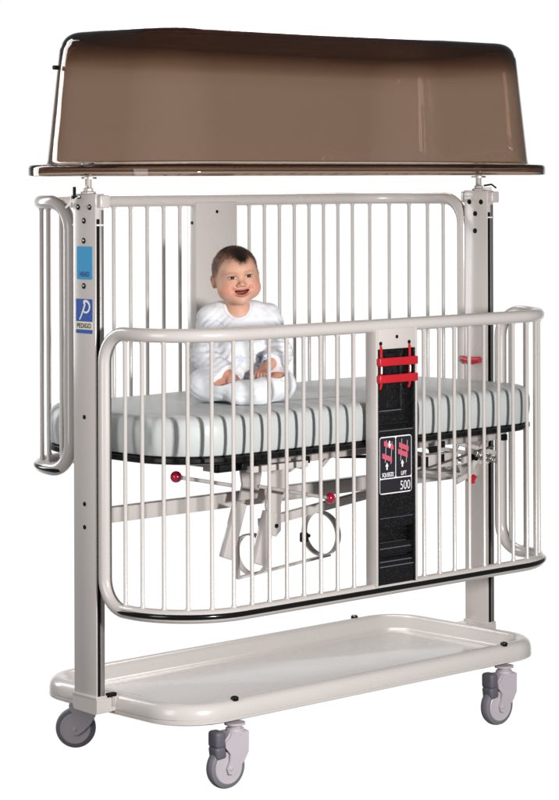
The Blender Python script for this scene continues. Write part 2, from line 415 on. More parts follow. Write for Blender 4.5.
def make_rail(front):
    rail = MB(); rail.tube(side_rail_parts(), RT, M['paint'], 18, closed=True)
    r = rail.build('side_rail', crib, lift=False, smooth=60)
    ch = []
    # bumper: half-round black strip let into the outside of the lower tube
    b = MB(); pts = []
    SB0, SB1 = -(S_LO-(.075 if front else .20)), S_HI-.035
    for k in range(101):
        s = SB0+(SB1-SB0)*k/100; x, y, nx, ny = plan(s); pts.append((x+nx*.0150, y+ny*.0150, ZB+.0005))
    b.tube(pts, [.0045]+[.0082]*99+[.0045], M['black'], 12)
    ch.append(b.build('bumper_strip', r, lift=False, smooth=60))
    # slats
    base = None
    for g in (-1, 1):
        for k in range(13):
            x, y, *_ = plan(g*(.150+.068*k))
            if base is None:
                bb = MB(); z0, z1 = ZB+.012, ZT-.012
                bb.tube([(0, 0, z0), (0, 0, z0+.010), (0, 0, z0+.014), (0, 0, z1-.014), (0, 0, z1-.010), (0, 0, z1)], [.008, .0076, .0057, .0057, .0076, .008], M['paint'], 12)
                base = bb.build('bar', r, lift=False); o = base
            else:
                o = base.copy(); col.objects.link(o); o.parent = r
            o.location = (x, y, 0)
    # latch panel
    p = MB(); cx = .011
    yF, yB = -.4215, -.378
    if front:
        p.box(cx-.0885, cx-.0805, yF, yB, .270, 1.030, M['paint'], .0015)
        p.box(cx+.0805, cx+.0885, yF, yB, .270, 1.030, M['paint'], .0015)
        p.box(cx-.0810, cx+.0810, yB-.004, yB-.001, .272, 1.028, M['paint'])
        p.box(cx-.0808, cx+.0808, yF+.0006, yB+.001, .969, 1.029, M['paint'], .001)
    else:
        p.box(cx-.0885, cx+.0885, yF, yB, .270, 1.030, M['paint'], .003)
    pn = p.build('latch_panel', r, lift=False)
    q = MB(); q.lathe([(.0055, 0), (.0055, .0012), (0, .0016)], (cx+.0, yF, 1.004) if front else (cx, yB, 1.0), (0, -1, 0) if front else (0, 1, 0), M['hole'], 14)
    q.build('panel_screw', r, lift=False)
    if not front:
        q = MB(); q.lathe([(.0055, 0), (.0055, .0012), (0, .0016)], (cx-.0885+.177, yB-.02, .965), (1, 0, 0), M['hole'], 14)
        q.build('panel_screw', r, lift=False)
    if front:
        h = MB(); S = M['speckle']; X0, X1 = cx-.080, cx+.080
        h.box(X0, X1, yB-.010, yB-.0045, .272, .968, S)                          # back of the pockets
        for xa, xb in ((X0, X0+.007), (X1-.007, X1)): h.box(xa, xb, yF+.001, yB-.009, .272, .968, S, .0015)
        xa, xb = X0+.0065, X1-.0065
        def block(z0, z1, yf, slope=.0):
            pr = [(yf, z0), (yf, z1-slope), (yF+.020+.0 if slope else yf, z1), (yB-.008, z1), (yB-.008, z0)] if slope else [(yf, z0), (yf, z1), (yB-.008, z1), (yB-.008, z0)]
            h.prism(pr, lambda a, b, e: (e, a, b), xa, xb, S)
        block(.470, .712, yF+.0035)
        block(.7125, .745, yF+.0055, .018)
        block(.440, .4695, yF+.006, 0)
        block(.358, .392, yF+.012, .016)
        block(.327, .352, yF+.008, .014)
        block(.273, .3265, yF+.004)
        h.box(xa, X0+.055, yF+.018, yB-.008, .78, .955, S, .002)                  # raised back plate behind the latch
        h.box(X0+.055, X0+.112, yF+.020, yB-.008, .78, .955, S, .002)
        h.box(xa, X0+.112, yF+.014, yB-.008, .772, .785, S, .003)
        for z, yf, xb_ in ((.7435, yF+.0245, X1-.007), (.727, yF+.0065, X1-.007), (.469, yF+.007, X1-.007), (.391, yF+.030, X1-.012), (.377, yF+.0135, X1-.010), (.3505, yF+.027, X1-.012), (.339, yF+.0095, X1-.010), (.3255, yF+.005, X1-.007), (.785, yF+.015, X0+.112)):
            h.tube([(xa, yf, z), (xb_, yf, z)], .0019, M['pedal'], 8)  # lighter grey edge tubes paint a gloss highlight along each ledge
        h.tube([(X0+.112, yF+.014, .79), (X0+.112, yF+.018, .955)], .0016, S, 8)
        h.build('latch_housing', r, lift=False)
        for z0, z1 in ((.920, .944), (.870, .894)):
            l = MB(); l.box(cx-.087, cx+.076, yF-.016, yF-.004, z0, z1, M['red'], .003, 3)
            l.box(cx-.087, cx+.076, yF-.006, yF+.002, z0+.004, z1-.002, M['red'], .002)
            lab(l.build('latch_bar', r, lift=False), 'red squeeze latch bar')
        for xx in (cx-.069, cx+.053):
            l = MB(); l.tube([(xx, yF+.004, .852), (xx, yF-.001, .862), (xx, yF-.0015, .975), (xx, yF+.006, .985)], .0042, M['red'], 10)
            l.cyl((xx, yF-.004, .898), (xx, yF-.004, .918), .0036, M['steel'], 10)
            l.build('latch_pin', r, lift=False)
            l = MB(); l.lathe([(.0062, 0), (.0062, .0014), (0, .0018)], (xx, yF+.0006, .986), (0, -1, 0), M['hole'], 14); l.build('pin_hole', r, lift=False)
        # instruction sticker
        k = MB(); yS = yF+.0030
        on = lambda a, b, e: (cx-.004+a, yS-e, b)
        def panel(a0, a1, b0, b1, mat, e, rad=.006):
            P = []
            for ccx, ccy, t0 in ((a1-rad, b1-rad, 0), (a0+rad, b1-rad, 90), (a0+rad, b0+rad, 180), (a1-rad, b0+rad, 270)):
                for i in range(5): tt = radians(t0+22.5*i); P.append((ccx+rad*cos(tt), ccy+rad*sin(tt)))
            k.prism(P, on, 0, e, mat)
        panel(-.069, .069, .540, .710, M['white'], .0006, .010)
        panel(-.0665, -.0015, .5875, .7065, M['labelgrey'], .0010)
        panel(.0015, .0665, .5875, .7065, M['labelgrey'], .0010)
        panel(-.0665, .0665, .5435, .584, M['labelgrey'], .0010, .004)
        k.text('500', .038, lambda a, b, e: on(a+.040, b+.549, e), .0014, M['white'], .78)
        k.text('SQUEEZE', .0165, lambda a, b, e: on(a-.034, b+.592, e), .0014, M['white'], .72, .0004)
        k.text('LIFT', .0165, lambda a, b, e: on(a+.034, b+.592, e), .0014, M['white'], .8, .0004)
        def quad(pts, mat, e): k.add([on(a, b, e) for a, b in pts], [tuple(range(len(pts)))], mat)
        def icon(ox, gap):
            for a, dz in ((-.013, .0), (.011, -.006)):
                quad([(ox+a-.0012, .634+dz), (ox+a+.0012, .634+dz), (ox+a+.0062, .700+dz), (ox+a+.0040, .700+dz)], M['caster'], .0012)
            for zc in (.667+gap/2, .667-gap/2):
                sh = (zc-.667)*.2
                quad([(ox-.022+sh, zc+.0135), (ox-.022+sh, zc-.0015), (ox+.019+sh, zc-.0160), (ox+.019+sh, zc-.001)], M['pink'], .0014)
        def arrow(ox, z, up):
            g = 1 if up else -1
            quad([(ox-.007, z), (ox+.007, z), (ox, z+g*.012)][::g], M['white'], .0016)
            quad([(ox-.003, z), (ox-.003, z-g*.010), (ox+.003, z-g*.010), (ox+.003, z)], M['white'], .0016)
        icon(-.032, .036); arrow(-.027, .687, False); arrow(-.038, .622, True)
        icon(.034, .019); arrow(.028, .626, True)
        lab(k.build('sticker', r, lift=False), 'dark instruction sticker with red latch pictures and the number 500')
    return r
fr = make_rail(True); fr.location = (-.013, 0, ZG); lab(fr, 'lowered front side rail with a black latch panel')
bk = make_rail(False); bk.location = (.013, 0, ZG+.368); bk.rotation_euler = (0, 0, pi); lab(bk, 'raised rear side rail with a plain beige panel')

# ---- deck under the mattress
d = MB()
d.loft([rrect(.785, .350, .20, .672), rrect(.798, .360, .21, .675), rrect(.801, .363, .21, .680), rrect(.801, .363, .21, .689), rrect(.797, .359, .21, .692)], M['deckblack'])
deck = d.build('deck', crib)
d = MB()
for y in (-.24, .24): d.bar((-.60, y, .652), (.64, y, .652), .03, .026, M['paint_dark'])
for x in (-.55, -.22, .12, .56): d.bar((x, -.30, .655), (x, .30, .655), .035, .022, M['paint_dark'])
d.bar((-.63, -.31, .654), (-.42, -.31, .654), .018, .022, M['deckblack'])
d.bar((-.52, -.335, .646), (-.30, -.335, .646), .03, .018, M['paint'])
for x in (-.55, -.30, .28, .57): d.bar((x, -.332, .655), (x+.02, -.332, .655), .012, .02, M['deckblack'])
lab(sub('sub_frame', d, deck), 'grey steel bearers under the black deck')

# ---- long cross beam between the posts
b = MB(); b.box(-.8185, .8185, -.017, .017, .486, .530, M['paint'], .003)
cb = b.build('cross_beam', crib)
# ---- lifting linkage
def part(name, mb, lb=None, parent=crib):
    o = mb.build(name, parent)
    if lb: o['label'] = lb
    return o
a = MB(); yA = -.10
a.prism([(-.335, .655), (-.245, .655), (-.262, .560), (-.275, .520), (-.345, .520), (-.332, .565), (-.340, .610)], lambda p, q, e: (p, e, q), yA-.004, yA+.004, M['paint_dark'])
a.bar((-.352, yA-.012, .515), (-.408, yA-.012, .356), .022, .042, M['paint'], up=(1, 0, .3), bev=.003)
part('lift_arm', a)
a = MB()
a.prism([(-.245, .655), (-.190, .655), (-.205, .560), (-.225, .500), (-.225, .425), (-.245, .408), (-.268, .420), (-.285, .505), (-.268, .580)], lambda p, q, e: (p, e, q), yA-.055, yA-.047, M['paint'])
a.bar((-.275, yA-.06, .485), (-.325, yA-.06, .335), .022, .046, M['paint'], up=(1, 0, .3), bev=.003)
a.lathe([(.0065, 0), (.0065, .003), (0, .0035)], (-.245, yA-.0555, .440), (0, -1, 0), M['hole'], 12)
part('lift_arm', a)
a = MB()
a.box(-.205, -.190, -.125, -.110, .515, .60, M['deckblack'], .003); a.box(-.235, -.20, -.128, -.112, .500, .515, M['deckblack'], .003)
a.tube([(-.200, -.118, .60), (-.185, -.118, .612), (-.178, -.118, .595)], .005, M['steel'], 8)
part('bracket', a, 'black catch bracket on the linkage')
a = MB(); a.bar((-.245, -.085, .441), (.330, -.085, .497), .022, .026, M['paint'])
part('push_tube', a)
a = MB(); a.bar((-.255, -.07, .640), (-.05, -.07, .500+.10), .020, .030, M['paint'])
part('push_tube', a)
# gas bottle rings
rings = MB()
def ring(cx_, cy_, cz_, r):
    rings.lathe([(r, -.011), (r, .011), (r-.005, .011), (r-.005, -.011), (r, -.011)], (cx_, cy_, cz_), (1, .12, .05), M['paint'], 40)
ring(-.200, .0, .334, .064); ring(.095, .0, .367, .070)
rings.bar((-.262, .0, .268), (.130, .0, .296), .018, .007, M['paint'])
rings.bar((-.258, .0, .268), (-.262, .0, .40), .016, .008, M['paint'])
rings.bar((-.255, .0, .40), (-.255, .0, .49), .02, .008, M['paint_dark'])
rings.bar((.10, .0, .436), (.10, .0, .49), .02, .008, M['paint'])
rings.cyl((.030, -.012, .368), (.008, -.02, .366), .006, M['hole'], 10)
rings.box(-.012, .010, -.032, -.012, .352, .382, M['hole'], .004)
part('bottle_holder', rings, 'pair of steel hoops hung under the beam')
# lever rods
def lever(p, q, r=.0055, mat='steel'):
    l = MB(); l.tube([p, q], r, M['paint_dark'], 10); l.cyl(Vector(p), Vector(p)+(Vector(q)-Vector(p)).normalized()*.02, .0075, M['steel'], 12)
    o = part('lever_rod', l)
    k = MB(); k.sphere(p, .0165, M['knob']); sub('knob', k, o)
    return o
lab(lever((-.679, -.20, .627), (-.455, -.20, .582)), 'rod with a dark red ball knob towards the head end')
lab(lever((-.064, -.20, .510), (-.36, -.20, .572)), 'rod with a dark red ball knob in the middle')
l = MB(); l.tube([(.30, -.15, .565), (.628, -.15, .505)], .005, M['paint_dark'], 10)
lr = part('lever_rod', l, 'rod with a red tee grip towards the foot end')
l = MB(); l.tube([(.613, -.15, .503), (.634, -.15, .503), (.643, -.15, .511)], .0088, M['red'], 12); l.tube([(.628, -.155, .503), (.631, -.155, .490)], .0065, M['red'], 10); sub('knob', l, lr)
# carriage and struts at the foot end
a = MB()
a.box(.36, .545, -.17, -.13, .555, .600, M['paint'], .004); a.box(.372, .40, -.173, -.168, .560, .595, M['hole'])
a.box(.455, .475, -.173, -.168, .570, .598, M['hole'])
a.box(.20, .37, -.172, -.13, .565, .600, M['deckblack'], .003)
a.bar((.34, -.15, .640), (.60, -.15, .590), .02, .012, M['paint_dark']); a.bar((.52, -.16, .634), (.75, -.16, .575), .014, .014, M['paint'])
a.bar((.30, -.13, .655), (.30, -.13, .56), .02, .02, M['paint_dark'])
a.tube([(.69, -.17, .640), (.66, -.17, .610), (.625, -.17, .565), (.585, -.17, .520), (.53, -.17, .505)], .010, M['paint'], 10)
a.bar((.70, -.12, .660), (.70, -.12, .580), .04, .016, M['paint']); a.box(.66, .705, -.16, -.14, .548, .585, M['nylon'], .003)
a.bar((.44, -.14, .62), (.44, -.14, .60), .03, .03, M['deckblack']); a.bar((.53, -.14, .655), (.53, -.14, .60), .02, .02, M['paint'])
a.bar((.0, -.16, .627), (.28, -.16, .605), .012, .010, M['deckblack'])
a.bar((-.08, -.18, .608), (-.02, -.18, .655), .012, .012, M['paint_dark'])
a.bar((-.15, -.10, .60), (-.02, -.10, .655), .02, .030, M['paint'])
for (p_, q_, w_) in (((.22, -.12, .640), (.66, -.12, .552), .008), ((.30, -.18, .548), (.70, -.18, .606), .007), ((.40, -.10, .655), (.62, -.10, .530), .009), ((.585, -.155, .652), (.50, -.155, .548), .010), ((.16, -.14, .585), (.58, -.14, .530), .008)):
    a.cyl(p_, q_, w_*.55, M['steel'], 10)
sp_ = [(.60+.10*k/90, -.19+.009*cos(k*.75), .592+.009*sin(k*.75)-.03*k/90) for k in range(91)]
a.tube(sp_, .0022, M['steel'], 6)
a.box(.405, .440, -.178, -.168, .606, .640, M['deckblack'], .003); a.box(.565, .60, -.176, -.160, .560, .590, M['paint'], .003)
a.cyl((.62, -.18, .575), (.62, -.12, .575), .010, M['hole'], 12); a.cyl((.70, -.175, .566), (.70, -.15, .566), .012, M['nylon'], 14)
part('carriage', a, 'sliding steel carriage with struts under the foot end')

# ---- smoked canopy: one shell with a turned-out rim
cn = MB()
TH = .004
fa, fb, fr_ = .88, .385, .25
def P(d, z, k=0): return rrect(fa-d, fb-d, max(fr_-d, .03), z, 16, 14, 6)
outer = [(.006, 1.482), (.001, 1.484), (.0, 1.490), (.0, 1.506), (.003, 1.513), (.010, 1.5155), (.046, 1.516), (.053, 1.519), (.0565, 1.527)]
wall = []
for k in range(1, 8):
    q = k/7; wall.append((.0565+.036*q, 1.527+(1.855-1.527)*q))
RF = .050
dome = []
for k in range(1, 9):
    t = pi/2*k/8; dome.append((.0925+.006+RF*(1-cos(t))-.002, 1.855+RF*sin(t)))
out = outer+wall+dome+[(.20, 1.9065), (.30, 1.9072)]
inn = [(d_+TH*.9 if i > 8 else d_+TH*.9, z_-(TH if d_ > .12 else (TH*.7 if 9+7 <= i else 0))) for i, (d_, z_) in enumerate(out)]
inn = []
for i, (d_, z_) in enumerate(out):
    a_ = out[max(i-1, 0)]; c_ = out[min(i+1, len(out)-1)]
    tx, tz = c_[0]-a_[0], c_[1]-a_[1]; L = sqrt(tx*tx+tz*tz); h_ = TH*(1+1.6*min(1, max(0, (z_-1.80)/.09)))
    inn.append((d_+h_*tz/L if tz/L > -.2 else d_+h_*.3, z_-h_*tx/L))
inn[0] = (.010, 1.482); inn[1] = (.0085, 1.4835); inn[2] = (.006, 1.490); inn[3] = (.006, 1.503)
inn[4] = (.009, 1.508); inn[5] = (.014, 1.5105); inn[6] = (.048, 1.5115); inn[7] = (.055, 1.5145)
loops = [P(d_, z_) for d_, z_ in out]
loopsi = [P(d_, z_) for d_, z_ in reversed(inn)]
n = len(loops[0])
V = [p for l in loops+loopsi for p in l]; F = []
no = len(loops)
for i in range(no-1):
    for k in range(n): F.append((i*n+k, i*n+(k+1) % n, (i+1)*n+(k+1) % n, (i+1)*n+k))
F.append(tuple((no-1)*n+k for k in range(n)))
for i in range(no, 2*no-1):
    for k in range(n): F.append((i*n+k, i*n+(k+1) % n, (i+1)*n+(k+1) % n, (i+1)*n+k))
F.append(tuple(no*n+k for k in range(n-1, -1, -1)))
for k in range(n): F.append(((2*no-1)*n+k, (2*no-1)*n+(k+1) % n, (k+1) % n, k))
cn.add(V, F, M['smoked'])
can = cn.build('canopy', crib, smooth=50)
lab(can, 'brown see-through dome lid with a flat rim')
for xs in (-.834, .834):
    for pr in ([(.020, 1.508), (.020, 1.512), (.008, 1.514), (0, 1.5145)], [(.024, 1.4745), (.024, 1.4795), (.009, 1.481)]):
        k = MB(); k.lathe(pr, (xs, 0, .006 if pr[0][1] > 1.5 else 0), (0, 0, 1), M['steel'], 16); sub('mounting_washer', k, can)
for (x, y, z, ax) in ((-.803, .19, 1.80, (-1, 0, 0)),):
    k = MB(); k.cyl((x-.006, y, z), (x+.012, y, z), .0065, M['hole'], 12); sub('stud', k, can)

# ------------------------------------------------------------------ mattress
m = MB()
def mring(d_, z): return rrect(.795-d_, .358-d_, .20-d_, z, 14, 26, 12)
ml = [mring(.012, .693), mring(.003, .697), mring(.0, .706), mring(-.003, .730), mring(-.004, .750), mring(-.003, .772), mring(.001, .790), mring(.007, .799), mring(.017, .8045), mring(.035, .807), mring(.10, .8085), mring(.20, .809)]
V = []
for l in ml:
    for (x, y, z) in l:
        w = .0016*sin(x*23+y*17)+.0012*sin(x*51-y*31+z*40)
        rr = sqrt(x*x+y*y)+1e-6
        V.append((x+x/rr*w*1.0, y+y/rr*w, z+(.0012*sin(x*11+y*9) if z > .8 else 0)))
n = len(ml[0]); F = []
for i in range(len(ml)-1):
    for k in range(n): F.append((i*n+k, i*n+(k+1) % n, (i+1)*n+(k+1) % n, (i+1)*n+k))
F.append(tuple(range(n-1, -1, -1))); F.append(tuple((len(ml)-1)*n+k for k in range(n)))
m.add(V, F, M['vinyl'])
mat = m.build('mattress', None, origin=(0, 0, .693+ZG)); mat.location = (0, 0, .693+ZG)
mat['label'] = 'pale grey green vinyl mattress with rounded corners lying inside the crib'; mat['category'] = 'mattress'
# ------------------------------------------------------------------ the baby (distance fields, one continuous skin)
def smin(a, b, k): 
    h = np.clip(.5+.5*(b-a)/k, 0, 1); return b+(a-b)*h-k*h*(1-h)
def smax(a, b, k): return -smin(-a, -b, k)
def ell(p, c, r):
    c = np.array(c); r = np.array(r); q = (p-c)/r; k0 = np.sqrt((q**2).sum(-1)); k1 = np.sqrt(((q/r)**2).sum(-1))+1e-9
    return k0*(k0-1)/k1
def cone(p, a, b, r1, r2):
    a = np.array(a, float); b = np.array(b, float); ba = b-a; pa = p-a
    h = np.clip((pa@ba)/(ba@ba), 0, 1); return np.sqrt(((pa-h[..., None]*ba)**2).sum(-1))-(r1+(r2-r1)*h)
def nets(fn, lo, hi, st):
    """surface nets of fn(points) == 0"""
    lo = np.array(lo); hi = np.array(hi); N = np.ceil((hi-lo)/st).astype(int)+1
    ax = [lo[i]+st*np.arange(N[i]) for i in range(3)]
    D = np.empty(N, np.float32)
    for i in range(0, N[0], 16):
        G = np.stack(np.meshgrid(ax[0][i:i+16], ax[1], ax[2], indexing='ij'), -1); D[i:i+16] = fn(G)
    S = D < 0
    c = np.zeros(N-1, np.int8)
    off = [(a, b, e) for a in (0, 1) for b in (0, 1) for e in (0, 1)]
    sl = lambda A, o: A[o[0]:A.shape[0]-1+o[0], o[1]:A.shape[1]-1+o[1], o[2]:A.shape[2]-1+o[2]]
    for o in off: c += sl(S, o)
    act = (c > 0) & (c < 8); idx = -np.ones(N-1, np.int64); I = np.argwhere(act); idx[act] = np.arange(len(I))
    vals = np.stack([sl(D, o)[act] for o in off], 1); offa = np.array(off, float)
    acc = np.zeros((len(I), 3)); cnt = np.zeros(len(I))
    for i in range(8):
        for j in range(i+1, 8):
            if abs(offa[i]-offa[j]).sum() != 1: continue
            m_ = (vals[:, i] < 0) != (vals[:, j] < 0)
            t_ = vals[m_, i]/(vals[m_, i]-vals[m_, j])
            acc[m_] += offa[i]+t_[:, None]*(offa[j]-offa[i]); cnt[m_] += 1
    verts = lo+st*(I+acc/cnt[:, None]); faces = []
    for a_ in range(3):
        b_, e_ = (a_+1) % 3, (a_+2) % 3
        A = S.take(range(0, N[a_]-1), a_); B = S.take(range(1, N[a_]), a_)
        ed = np.argwhere(A != B)
        ok = (ed[:, b_] > 0) & (ed[:, e_] > 0) & (ed[:, b_] < N[b_]-1) & (ed[:, e_] < N[e_]-1); ed = ed[ok]
        def at(db, de):
            q = ed.copy(); q[:, b_] -= db; q[:, e_] -= de; return idx[q[:, 0], q[:, 1], q[:, 2]]
        quad_ = np.stack([at(1, 1), at(0, 1), at(0, 0), at(1, 0)], 1)
        flip = B[ed[:, 0], ed[:, 1], ed[:, 2]]; quad_[flip] = quad_[flip][:, ::-1]
        faces.append(quad_)
    return verts, np.concatenate(faces)

BO = (-.262, -.020, .809)                               # where the baby sits on the mattress
BA = radians(-39)
HC = np.array([-.016, -.030, .366])
HR = np.array(Matrix.Rotation(radians(8), 3, 'Z') @ Matrix.Rotation(radians(-6.5), 3, 'Y') @ Matrix.Rotation(radians(3), 3, 'X'))
# Rotation about Y by a negative angle lifts the +X side when seen from -Y
def to_head(p): return (p-HC) @ HR
MZ, MC = -.0345, 13.
EYE = (.0258, .0105)
def head_sdf(p):
    q = to_head(p)
    qs = q.copy(); qs[..., 0] = np.abs(q[..., 0])
    d_ = ell(q, (0, .006, .027), (.0650, .0790, .0665))
    d_ = smin(d_, ell(q, (0, -.016, -.022), (.0595, .0560, .0520)), .030)
    d_ = smin(d_, ell(qs, (.036, -.046, -.027), (.0250, .0260, .0240)), .022)       # cheeks
    d_ = smin(d_, ell(qs, (.033, -.028, -.034), (.0230, .0260, .0215)), .020)       # jowls
    d_ = smin(d_, ell(q, (0, -.051, -.0615), (.0185, .0180, .0140)), .022)            # chin
    d_ = smin(d_, ell(q, (0, -.058, .036), (.040, .022, .026)), .03)                 # forehead
    d_ = smax(d_, -ell(qs, (EYE[0], -.0830, EYE[1]), (.0150, .0130, .0075)), .010)   # eye hollows
    d_ = smin(d_, ell(qs, (EYE[0], -.0640, EYE[1]), (.0125, .0130, .0095)), .004)    # eyeballs
    d_ = smin(d_, cone(q, (0, -.075, .006), (0, -.0840, -.0095), .0050, .0070), .010)  # nose
    d_ = smin(d_, ell(q, (0, -.0850, -.0110), (.0085, .0078, .0072)), .006)
    d_ = smin(d_, ell(qs, (.0098, -.0790, -.0140), (.0060, .0062, .0052)), .005)
    d_ = smax(d_, -ell(qs, (.0048, -.0870, -.0180), (.0026, .0050, .0022)), .002)
    zc = MZ+MC*qs[..., 0]**2                                                         # lips and open smile
    q2 = qs.copy(); q2[..., 2] = q[..., 2]-zc
    d_ = smin(d_, ell(q2, (0, -.0700, .0058), (.0240, .0095, .0024)), .006)
    d_ = smin(d_, ell(q2, (0, -.0690, -.0098), (.0190, .0110, .0042)), .006)
    d_ = smax(d_, -ell(q2, (0, -.0800, -.0015), (.0225, .0220, .0062)), .0025)
    d_ = smax(d_, -ell(qs, (.0300, -.0800, MZ+.012), (.0035, .0090, .0075)), .008)   # smile folds
    e_ = ell(qs, (.0665, .008, -.004), (.0085, .0150, .0200))                        # ears
    e_ = smax(e_, -ell(qs, (.0765, .003, -.002), (.0055, .0080, .0120)), .004)
    return smin(d_, e_, .006)
SH = {-1: (-.088, .012, .245), 1: (.080, .012, .245)}
EL = {-1: (-.112, -.020, .132), 1: (.112, -.030, .140)}
WR = {-1: (-.046, -.118, .084), 1: (.082, -.112, .116)}
KN = {-1: (-.110, -.088, .053), 1: (.106, -.106, .053)}
FT = {-1: (.000, -.168, .036), 1: (.030, -.180, .036)}
def arm_sdf(p, s, ex):
    d_ = cone(p, SH[s], EL[s], .031+ex, .026+ex)
    return smin(d_, cone(p, EL[s], WR[s], .0255+ex, .0185+ex*.9), .02)
def leg_sdf(p, s, ex):
    d_ = cone(p, (s*.055, .015, .056), KN[s], .047+ex, .039+ex)
    return smin(d_, cone(p, KN[s], FT[s], .037+ex, .025+ex), .022)
def torso_sdf(p, ex):
    d_ = ell(p, (-.004, .020, .185), (.080+ex, .062+ex, .100+ex))
    d_ = smin(d_, ell(p, (0, .012, .095), (.090+ex, .078+ex, .090+ex)), .05)
    return smin(d_, cone(p, SH[-1], SH[1], .030+ex, .030+ex), .03)
def hand_sdf(p, s):
    w = np.array(WR[s]); out = None
    if s < 0: fw, rt, up = np.array((.50, -.42, -.42)), np.array((.62, .75, -.08)), None
    else: fw, rt, up = np.array((-.52, -.50, -.42)), np.array((.66, -.72, .02)), None
    fw = fw/np.linalg.norm(fw); rt = rt-fw*(rt@fw); rt /= np.linalg.norm(rt); up = np.cross(rt, fw)
    if up[2] < 0: up = -up
    c_ = w+fw*.026
    L = np.stack([(p-c_)@rt, (p-c_)@fw, (p-c_)@up], -1)
    d_ = ell(L, (0, 0, 0), (.0195, .0230, .0115))
    d_ = smin(d_, cone(p, w-fw*.02, c_, .0165, .0140), .012)
    for i, (x, ln) in enumerate(((-.0145, .020), (-.0050, .0235), (.0048, .0220), (.0140, .0170))):
        k0 = (x, .017, .001); k1 = (x*1.12, .017+ln*.55, .000); k2 = (x*1.16, .017+ln*.92, -.009)
        f_ = smin(cone(L, k0, k1, .0057, .0052), cone(L, k1, k2, .0052, .0044), .003); d_ = smin(d_, f_, .0025)
    th = -1 if s < 0 else -1
    f_ = smin(cone(L, (th*.015, -.008, -.001), (th*.026, .006, -.004), .0068, .0060), cone(L, (th*.026, .006, -.004), (th*.025, .019, -.008), .0060, .0048), .004)
    return smin(d_, f_, .004)
def body_sdf(p):
    d_ = head_sdf(p)
    d_ = smin(d_, cone(p, (-.008, .005, .250), (-.014, -.012, .320), .036, .034), .018)
    d_ = smin(d_, torso_sdf(p, -.004), .02)
    for s in (-1, 1):
        d_ = smin(d_, arm_sdf(p, s, -.003), .015); d_ = smin(d_, leg_sdf(p, s, -.005), .02)
        d_ = smin(d_, hand_sdf(p, s), .006)
    return smax(d_, -(p[..., 2]-.008), .004)
def n3(p, f, seed):
    r_ = np.random.default_rng(seed); o = np.zeros(p.shape[:-1])
    for i in range(5):
        k = r_.normal(size=3); k *= f*(.7+.6*r_.random())/np.linalg.norm(k); o = o+np.sin(p@k+r_.random()*6.28)
    return o/5
def romper_sdf(p):
    ex = .009
    d_ = torso_sdf(p, ex)
    for s in (-1, 1):
        d_ = smin(d_, arm_sdf(p, s, ex+.002), .010); d_ = smin(d_, leg_sdf(p, s, ex-.001), .016)
        d_ = smin(d_, ell(p, np.array(FT[s])+np.array((s*.012, -.005, -.004)), (.038, .032, .032)), .025)
    d_ = smin(d_, cone(p, (-.050, .01, .272), (.040, .01, .272), .024, .024), .02)
    # folds
    warp = p+.018*np.stack([n3(p, 30, 1), n3(p, 30, 2), n3(p, 30, 3)], -1)
    fold = n3(warp*np.array((1, 1, 1.5)), 90, 5)
    d_ = d_-.0040*fold-.0026*np.abs(n3(warp, 150, 6))
    for s in (-1, 1):                                      # cloth bunches at the elbows, the lap and the armpits
        for c0, ax_, r0 in ((EL[s], (0, .35, 1), .055), ((s*.075, -.01, .20), (s*.8, 0, .7), .05), ((s*.05, -.06, .085), (s*.5, .6, .5), .06)):
            v_ = p-np.array(c0); w_ = np.exp(-(v_**2).sum(-1)/(r0*r0)); d_ = d_-.0030*w_*np.sin((v_@np.array(ax_))*330+6*n3(p, 40, 8))
    # cuffs open at the hands, neck open
    for s in (-1, 1):
        w = np.array(WR[s]); e_ = np.array(EL[s]); dr = (w-e_)/np.linalg.norm(w-e_)
        near = np.sqrt(((p-w)**2).sum(-1)) < .06
        cut = (p-w)@dr
        d_ = np.where(near & (cut > -.004), np.maximum(d_, cut+.002), d_)
        cuff = np.maximum(cone(p, w-dr*.016, w-dr*.003, .0265, .0255), np.abs(cut+.009)-.008)
        d_ = smin(d_, cuff, .003)
    d_ = smax(d_, -ell(p, (-.010, -.052, .300), (.044, .066, .052)), .004)
    # collar band
    return smax(d_, -(p[..., 2]-.001), .003)

def field_obj(name, fn, lo, hi, st, mat_, parent, colfn, refine):
    v, f = nets(fn, lo, hi, st)
    me = bpy.data.meshes.new(name); me.from_pydata(v.tolist(), [], f.tolist())
    for _ in range(1):
        b = bmesh.new(); b.from_mesh(me)
        bmesh.ops.smooth_vert(b, verts=b.verts, factor=.4, use_axis_x=True, use_axis_y=True, use_axis_z=True)
        bmesh.ops.recalc_face_normals(b, faces=b.faces)
        b.to_mesh(me); b.free()
    if refine:
        b = bmesh.new(); b.from_mesh(me)
        vv = np.array([v.co[:] for v in b.verts]); ok = refine(vv); b.verts.ensure_lookup_table()
        ed = [e for e in b.edges if ok[e.verts[0].index] and ok[e.verts[1].index]]
        bmesh.ops.subdivide_edges(b, edges=ed, cuts=2, smooth=.6, use_grid_fill=True)
        b.to_mesh(me); b.free()
    ca = me.color_attributes.new('Col', 'FLOAT_COLOR', 'POINT')
    vv = np.empty(len(me.vertices)*3); me.vertices.foreach_get('co', vv); vv = vv.reshape(-1, 3)
    c_ = np.ones((len(vv), 4)); c_[:, :3] = colfn(vv); ca.data.foreach_set('color', c_.ravel())
    me.materials.append(mat_); me.shade_smooth()
    o = bpy.data.objects.new(name, me); col.objects.link(o)
    if parent: o.parent = parent
    return o
def mixc(c_, w, k): return c_*(1-w[:, None])+np.array(k)*w[:, None]
def sstep(a, b, x): t_ = np.clip((x-a)/(b-a), 0, 1); return t_*t_*(3-2*t_)
SKIN = np.array((.60, .335, .235))
